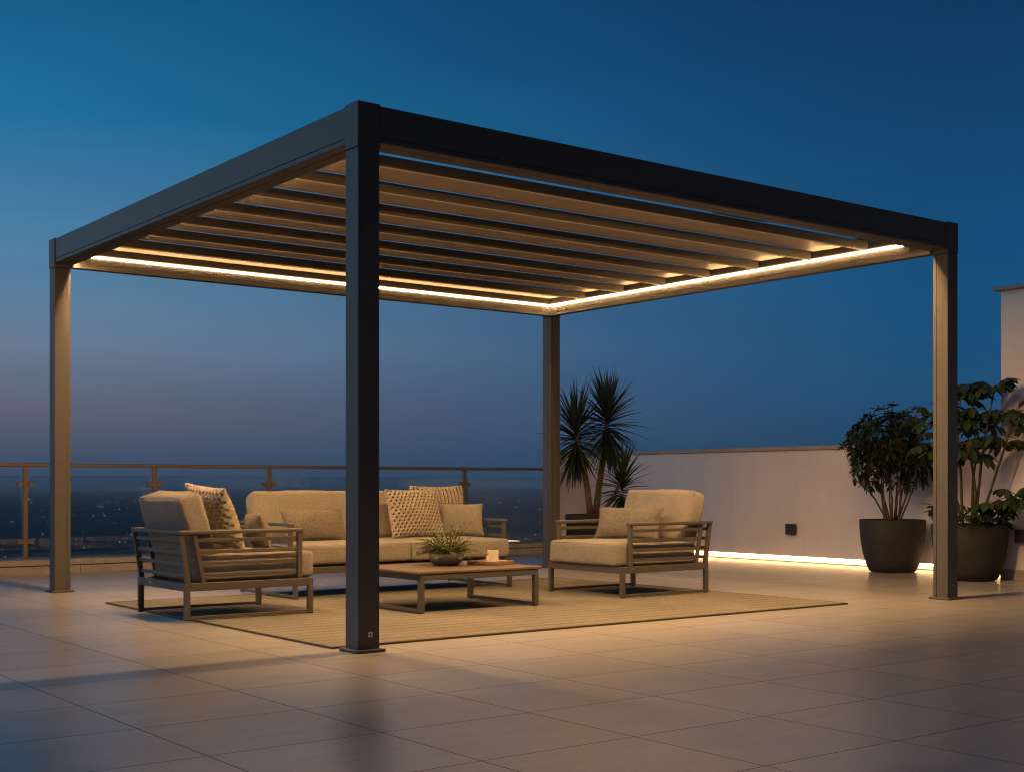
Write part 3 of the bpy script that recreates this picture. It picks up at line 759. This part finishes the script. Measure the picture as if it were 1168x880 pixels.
# ------------------------------------------------------------------ walls on the right
wl = thing('garden_wall', 'low pale rendered terrace wall with stone coping and glowing light strip along its foot', 'wall', (7.4, 4, 0))
WY0, WY1, WZ = .945, 7.12, 1.165
bm = BM(); box(bm, 0, .22, WY0 - 4, WY1 - 4, .062, WZ); obj('wall_face', bm, M['plaster'], wl)
bm = BM(); box(bm, .035, .22, WY0 - 4, WY1 - 4, 0, .0615); obj('plinth', bm, M['plaster'], wl)
bm = BM(); box(bm, -.03, .25, WY0 - 4, WY1 - 4 - .03, WZ + .001, WZ + .042, .005); obj('coping', bm, M['coping'], wl)
bm = BM(); box(bm, .004, .034, WY0 - 4 + .01, 6.6 - 4, .046, .0605, .001); obj('light_strip', bm, M['led_base'], wl)
bm = BM()
box(bm, .002, .034, WY0 - 4 + .01, 6.6 - 4, .0005, .010); obj('strip_channel', bm, M['coping'], wl)
rw = thing('return_wall', 'short pale wall stub at the back corner behind the palm', 'wall', (7.0, 6.95, 0))
bm = BM(); box(bm, -.10, .398, 0, .2, 0, WZ); obj('wall_face', bm, M['plaster'], rw)
bm = BM(); box(bm, -.13, .398 - .03, -.03, .23, WZ + .001, WZ + .042, .005); obj('coping', bm, M['coping'], rw)

bk_ = thing('roof_building', 'tall pale rendered stair block with thin coping at the right edge of the terrace', 'building', (6.9, -1.5, 0))
bm = BM(); box(bm, 0, 2.6, -3, 2.42, 0, 2.46); obj('wall_face', bm, M['plaster'], bk_)
bm = BM(); box(bm, -.05, 2.65, -3.05, 2.47, 2.4605, 2.492, .004); obj('coping', bm, M['coping'], bk_)
bm = BM(); box(bm, -.014, -.0005, -3, 2.42, 0, .088, .003); obj('skirting', bm, M['coping'], bk_)

def wall_lamp(label, loc):
    t = thing('wall_lamp', label, 'wall lamp', loc, 0, 'square black wall lamps')
    bm = BM(); box(bm, -.062, -.010, -.055, .055, -.055, .055, .004); obj('housing', bm, M['dark'], t)
    bm = BM(); box(bm, -.0095, -.0005, -.045, .045, -.045, .045, .001); obj('back_plate', bm, M['frame'], t)
    bm = BM(); box(bm, -.056, -.018, -.046, .046, -.0585, -.0555); obj('lens', bm, M['bowlm'], t)
wall_lamp('small unlit black cube lamp on the long low wall', (7.4, 3.635, .345))
wall_lamp('small unlit black cube lamp on the tall block beside the big pot', (6.9, .70, .375))

# ------------------------------------------------------------------ planters
POT = [(0, 0), (.62, 0), (.70, .02), (.80, .16), (.90, .38), (.965, .62), (.995, .84), (1.0, .975), (.985, 1.0), (.93, 1.0), (.915, .97), (.905, .88), (0, .88)]
def pot(t, r, h, kind='round'):
    bm = BM()
    pr = [(a * r, z * h) for a, z in POT] if kind == 'round' else [(0, 0), (r * .90, 0), (r * .93, .012), (r * .97, h * .84), (r * 1.0, h * .845), (r * 1.0, h - .006), (r * .985, h), (r * .92, h), (r * .91, h * .9), (0, h * .9)]
    lathe(bm, pr, 0, 0, 56); k = obj('pot', bm, M['pot'], t, True)
    bm = BM(); lathe(bm, [(r * .9, h * .885 if kind == 'round' else h * .905), (r * .5, h * .905), (0, h * .92)], 0, 0, 28); obj('soil', bm, M['soil'], k, True)

# palm-like dracaena near the back corner
dp = 13.6
c = at(677, 600, dp)
pa = thing('potted_palm', 'spiky three-headed dracaena palm in a dark round pot by the back corner post', 'potted palm', (c.x, c.y, 0))
pot(pa, .295, .50, 'rim')
loc = lambda px, py, dd=0: at(px, py, dp + dd) - Vector((c.x, c.y, 0))
trunks = [[loc(673.5, 590, -.02), loc(670, 556, -.04), loc(665.5, 530, -.06), loc(660, 506, -.08), loc(657, 489, -.08)],
          [loc(679, 590, .03), loc(683, 556, .05), loc(688, 526, .06), loc(691, 500, .08), loc(692.5, 473, .08)],
          [loc(681, 592, -.10), loc(690, 580, -.16), loc(701, 563, -.2), loc(709, 547, -.22)]]
for tr_, r0 in zip(trunks, (.036, .038, .022)):
    bm = BM(); tube(bm, tr_, [r0 * (1 - .11 * i) for i in range(len(tr_))], 10); obj('trunk', bm, M['bark'], pa, True)
rnd = random.Random(4)
for tr_, nl, L0 in zip(trunks, (190, 200, 120), (.52, .51, .42)):
    bm = BM(); top = tr_[-1]
    for i in range(nl):
        f = i / nl; el = R(84) - f * R(158) + rnd.uniform(-.15, .15); an = i * 2.39996 + rnd.uniform(-.2, .2)
        d = Vector((math.cos(an) * math.cos(el), math.sin(an) * math.cos(el), math.sin(el)))
        L = L0 * rnd.uniform(.78, 1.1) * (1 - .2 * f)
        leaf(bm, top + Vector((0, 0, -.30 * f + .03)), d, L, rnd.uniform(.022, .034), .10 + .35 * f + rnd.uniform(0, .2), prof=[.55, .9, 1, .8, .45, .03], fold=.35, roll=rnd.uniform(-.4, .4))
    obj('crown', bm, M['palm'], pa)

# dense bush in the first big pot
dp = 12.15
c = at(1018, 600, dp)
sh = thing('potted_shrub', 'dense dark-leaved bushy shrub in a big round dark pot against the low wall', 'potted shrub', (c.x, c.y, 0))
pot(sh, .30, .485)
rnd = random.Random(8)
bs = BM(); bl_ = BM(); mains = []
for i in range(16):
    an = i * 2.4; rr = rnd.uniform(.01, .07); b0 = Vector((rr * math.cos(an), rr * math.sin(an), .43))
    sp = rnd.uniform(.06, .30); e_ = Vector((sp * math.cos(an), sp * math.sin(an), rnd.uniform(.80, 1.05)))
    m1 = b0.lerp(e_, .5) + Vector((rnd.uniform(-.02, .02), rnd.uniform(-.02, .02), .03))
    tube(bs, [b0, b0.lerp(m1, .5), m1, e_], [.011, .009, .008, .005], 6); mains.append((m1, e_))
def in_crown():
    while True:
        v = Vector((rnd.uniform(-1, 1), rnd.uniform(-1, 1), rnd.uniform(-1, 1)))
        if v.length < 1 and v.length > .25: return v
for i in range(350):
    v = in_crown(); v = v * (1 + .34 * noise.noise(v * 2.6 + Vector((4, 1, 2))))
    p = Vector((v.x * .465 - .02, v.y * .40, 1.095 + v.z * (.40 if v.z > 0 else .34)))
    if p.z < .92 and rnd.random() < .35: continue
    # keep off the wall behind
    if c.x + p.x > 7.36: continue
    e_ = min(mains, key=lambda m_: (m_[1] - p).length)[1]
    mid = e_.lerp(p, .5) + Vector((0, 0, -.03))
    tube(bs, [e_, mid, p], [.004, .003, .002], 4, False)
    out = (v.normalized() + Vector((0, 0, .5))).normalized()
    nlf = rnd.randint(6, 9)
    for k in range(nlf):
        an = k * 2 * math.pi / nlf + rnd.uniform(-.3, .3)
        s = out.cross(Vector((.3, .2, 1))).normalized(); t2 = out.cross(s)
        d = out * rnd.uniform(.15, .6) + s * math.cos(an) + t2 * math.sin(an)
        leaf(bl_, p, d, rnd.uniform(.065, .105), rnd.uniform(.024, .034), rnd.uniform(.1, .5), prof=[.25, .85, 1, .6, .05], fold=.2, roll=rnd.uniform(-.4, .4))
    leaf(bl_, p, out, .06, .02, .1)
obj('branches', bs, M['stem'], sh, True); obj('crown', bl_, M['shrub'], sh)

# umbrella tree in the second big pot
dp = 11.1
c = at(1106, 600, dp)
sf = thing('potted_umbrella_tree', 'tall umbrella tree with drooping palmate leaves in the pot beside the tall block', 'potted tree', (c.x, c.y, 0))
pot(sf, .315, .475)
rnd = random.Random(21)
bs = BM(); bl_ = BM()
P2 = lambda px, py, dd=0: at(px, py, dp + dd) - Vector((c.x, c.y, 0))
canes = [[P2(1098, 602), P2(1096, 540), P2(1092, 490), P2(1096, 452)], [P2(1108, 602, .05), P2(1110, 545, .05), P2(1116, 500, .05), P2(1108, 446, .05)],
         [P2(1112, 602, -.05), P2(1119, 530, -.1), P2(1127, 480, -.12), P2(1134, 444, -.15)], [P2(1116, 602, -.06), P2(1131, 555, -.15), P2(1146, 510, -.25), P2(1158, 468, -.32)],
         [P2(1100, 602, .05), P2(1088, 560, .1), P2(1076, 520, .1), P2(1064, 474, .05)], [P2(1110, 600), P2(1113, 560, -.1), P2(1107, 520, -.15), P2(1102, 505, -.2)],
         [P2(1116, 602, -.1), P2(1140, 580, -.25), P2(1160, 565, -.4)]]
heads = []
for cn in canes:
    tube(bs, cn, [.013, .011, .009, .006][:len(cn)], 7)
    heads.append((cn[-1], 8, 1.0)); heads.append((cn[-1].lerp(cn[-2], .7), 4, .95)); heads.append((cn[-2], 2, .9))
def palmate(p, dirv, pet, ll, nl):
    q = p; d = dirv.normalized(); pts = [p]
    for k in range(4): d = (d + Vector((0, 0, -.10))).normalized(); q = q + d * pet / 4; pts.append(q)
    tube(bs, pts, [.0035, .003, .003, .0025, .002], 4, False)
    s = d.cross(Vector((0, 0, 1))); s = s.normalized() if s.length > .05 else Vector((1, 0, 0))
    n2 = s.cross(d).normalized()
    for k in range(nl):
        an = -2.3 + 4.6 * k / (nl - 1) + rnd.uniform(-.1, .1)
        dd = d * math.cos(an) * .9 + s * math.sin(an) + Vector((0, 0, -.35))
        leaf(bl_, q, dd, ll * rnd.uniform(.8, 1.1) * (1 - .22 * abs(an) / 2.3), ll * .36, rnd.uniform(.35, .8), prof=[.10, .38, .85, 1, .8, .05], fold=.22, roll=rnd.uniform(-.2, .2))
for h, nn, sc_ in heads:
    for k in range(nn):
        an = k * 2.4 + rnd.uniform(-.4, .4); el = rnd.uniform(-.1, .9)
        dv = Vector((math.cos(an) * math.cos(el), math.sin(an) * math.cos(el), math.sin(el)))
        pl = rnd.uniform(.08, .19)
        if c.x + h.x + dv.x * (pl + .13) > (7.36 if c.y + h.y + dv.y * .3 > .96 else 6.86): continue
        palmate(h, dv, pl, rnd.uniform(.14, .18), rnd.randint(6, 8))
for k in range(30):   # low skirt of leaves round the rim
    an = k * 2.4 + rnd.uniform(-.3, .3); b0 = Vector((math.cos(an) * .10, math.sin(an) * .10, .44)); el = rnd.uniform(.4, 1.2)
    dv = Vector((math.cos(an) * math.cos(el), math.sin(an) * math.cos(el), math.sin(el))); pl = rnd.uniform(.14, .30)
    if c.x + dv.x * (pl + .25) > (7.3 if c.y + dv.y * .3 > .98 else 6.82): pl *= .45
    palmate(b0, dv, pl, rnd.uniform(.11, .14), rnd.randint(7, 9))
palmate(P2(1112, 600), (at(1160, 560, dp - .25) - at(1112, 600, dp)), .34, .15, 8)
obj('canes', bs, M['stem'], sf, True); obj('crown', bl_, M['scheff'], sf)

# ------------------------------------------------------------------ sky: blue hour, afterglow to the left
wd = bpy.data.worlds.new('World'); sc.world = wd; wd.use_nodes = True
nt = wd.node_tree; L = nt.links.new; N = nt.nodes.new
bg = nt.nodes['Background']
tc = N('ShaderNodeTexCoord'); nv = N('ShaderNodeVectorMath'); nv.operation = 'NORMALIZE'; L(tc.outputs['Generated'], nv.inputs[0])
sp = N('ShaderNodeSeparateXYZ'); L(nv.outputs[0], sp.inputs[0])
def lin(c):
    return tuple(((v / 255 + .055) / 1.055) ** 2.4 if v / 255 > .04045 else v / 255 / 12.92 for v in c) + (1,)
def ramp(stops):
    r = N('ShaderNodeValToRGB'); el = r.color_ramp.elements
    el[0].position = 0; el[0].color = lin(stops[0][1]); el[1].position = 1; el[1].color = lin(stops[-1][1])
    for p, c_ in stops[1:-1]:
        e2 = el.new(p); e2.color = lin(c_)
    L(zr.outputs[0], r.inputs[0]); return r
zr = N('ShaderNodeMapRange'); zr.inputs['From Min'].default_value = 0; zr.inputs['From Max'].default_value = .5; L(sp.outputs[2], zr.inputs['Value'])
left = ramp([(0, (60, 74, 100)), (.036, (66, 80, 105)), (.10, (96, 98, 114)), (.20, (108, 126, 148)), (.33, (84, 134, 170)), (.52, (30, 112, 158)), (.70, (17, 92, 138)), (1, (9, 50, 92))])
right = ramp([(0, (36, 66, 92)), (.036, (38, 70, 98)), (.10, (34, 76, 112)), (.20, (23, 80, 122)), (.33, (16, 78, 122)), (.52, (13, 66, 108)), (.70, (10, 52, 94)), (1, (6, 34, 70))])
dt = N('ShaderNodeVectorMath'); dt.operation = 'DOT_PRODUCT'; L(nv.outputs[0], dt.inputs[0]); dt.inputs[1].default_value = (math.cos(YAW), math.sin(YAW), 0)
am = N('ShaderNodeMapRange'); am.interpolation_type = 'SMOOTHSTEP'; am.inputs['From Min'].default_value = -.52; am.inputs['From Max'].default_value = .34; L(dt.outputs['Value'], am.inputs['Value'])
mx = N('ShaderNodeMix'); mx.data_type = 'RGBA'; L(am.outputs[0], mx.inputs['Factor']); L(left.outputs[0], mx.inputs['A']); L(right.outputs[0], mx.inputs['B'])
# a trace of the physical sky with the sun just under the horizon
sky = N('ShaderNodeTexSky'); sky.sky_type = 'NISHITA'; sky.sun_disc = False; sky.sun_elevation = R(-2); sky.sun_rotation = R(-80); sky.altitude = 60
ml = N('ShaderNodeMix'); ml.data_type = 'RGBA'; ml.blend_type = 'ADD'; ml.inputs['Factor'].default_value = .015
L(mx.outputs['Result'], ml.inputs['A']); L(sky.outputs[0], ml.inputs['B']); 
def mr(src, a, b2, c_, d_):
    r = N('ShaderNodeMapRange'); r.interpolation_type = 'SMOOTHSTEP'
    for k, v in zip(('From Min', 'From Max', 'To Min', 'To Max'), (a, b2, c_, d_)): r.inputs[k].default_value = v
    L(src, r.inputs['Value']); return r.outputs[0]
# the night side behind is darker, the afterglow side to the left brighter
nightf = mr(sp.outputs[1], -.25, .45, 1.0, 0.0); glowf = mr(sp.outputs[0], -.95, .25, 1.0, 0.0)
def tint(fac, col, src):
    m_ = N('ShaderNodeMix'); m_.data_type = 'RGBA'; L(fac, m_.inputs['Factor']); m_.inputs['A'].default_value = (1, 1, 1, 1); m_.inputs['B'].default_value = (*col, 1)
    v = N('ShaderNodeVectorMath'); v.operation = 'MULTIPLY'; L(src, v.inputs[0]); L(m_.outputs['Result'], v.inputs[1]); return v.outputs[0]
mp = N('ShaderNodeMapping'); mp.inputs['Scale'].default_value = (2.2, 2.2, 11); L(nv.outputs[0], mp.inputs[0])
nz = N('ShaderNodeTexNoise'); nz.inputs['Scale'].default_value = 1.6; nz.inputs['Detail'].default_value = 5; nz.inputs['Roughness'].default_value = .55; L(mp.outputs[0], nz.inputs['Vector'])
hb = N('ShaderNodeMapRange'); hb.inputs['From Min'].default_value = .3; hb.inputs['From Max'].default_value = .7; hb.inputs['To Min'].default_value = .94; hb.inputs['To Max'].default_value = 1.06; L(nz.outputs['Fac'], hb.inputs['Value'])
hv = N('ShaderNodeVectorMath'); hv.operation = 'SCALE'; L(ml.outputs['Result'], hv.inputs[0]); L(hb.outputs[0], hv.inputs['Scale'])
out_ = tint(nightf, (1.0, .47, .36), hv.outputs[0])
out_ = tint(glowf, (8.2, 5.1, 3.7), out_)
L(out_, bg.inputs['Color'])

bg.inputs['Strength'].default_value = 1.0

# ------------------------------------------------------------------ render settings
sc.render.engine = 'CYCLES'
sc.cycles.filter_width = 1.1
cy = sc.cycles
cy.use_denoising = True
try: cy.denoiser = 'OPENIMAGEDENOISE'
except Exception: pass
cy.max_bounces = 10; cy.diffuse_bounces = 5; cy.glossy_bounces = 5; cy.transmission_bounces = 8; cy.transparent_max_bounces = 8
cy.caustics_reflective = False; cy.caustics_refractive = False
cy.sample_clamp_indirect = 4.0
vs = sc.view_settings
vs.view_transform = 'Standard'; vs.look = 'None'; vs.exposure = 0; vs.gamma = 1; vs.use_curve_mapping = False
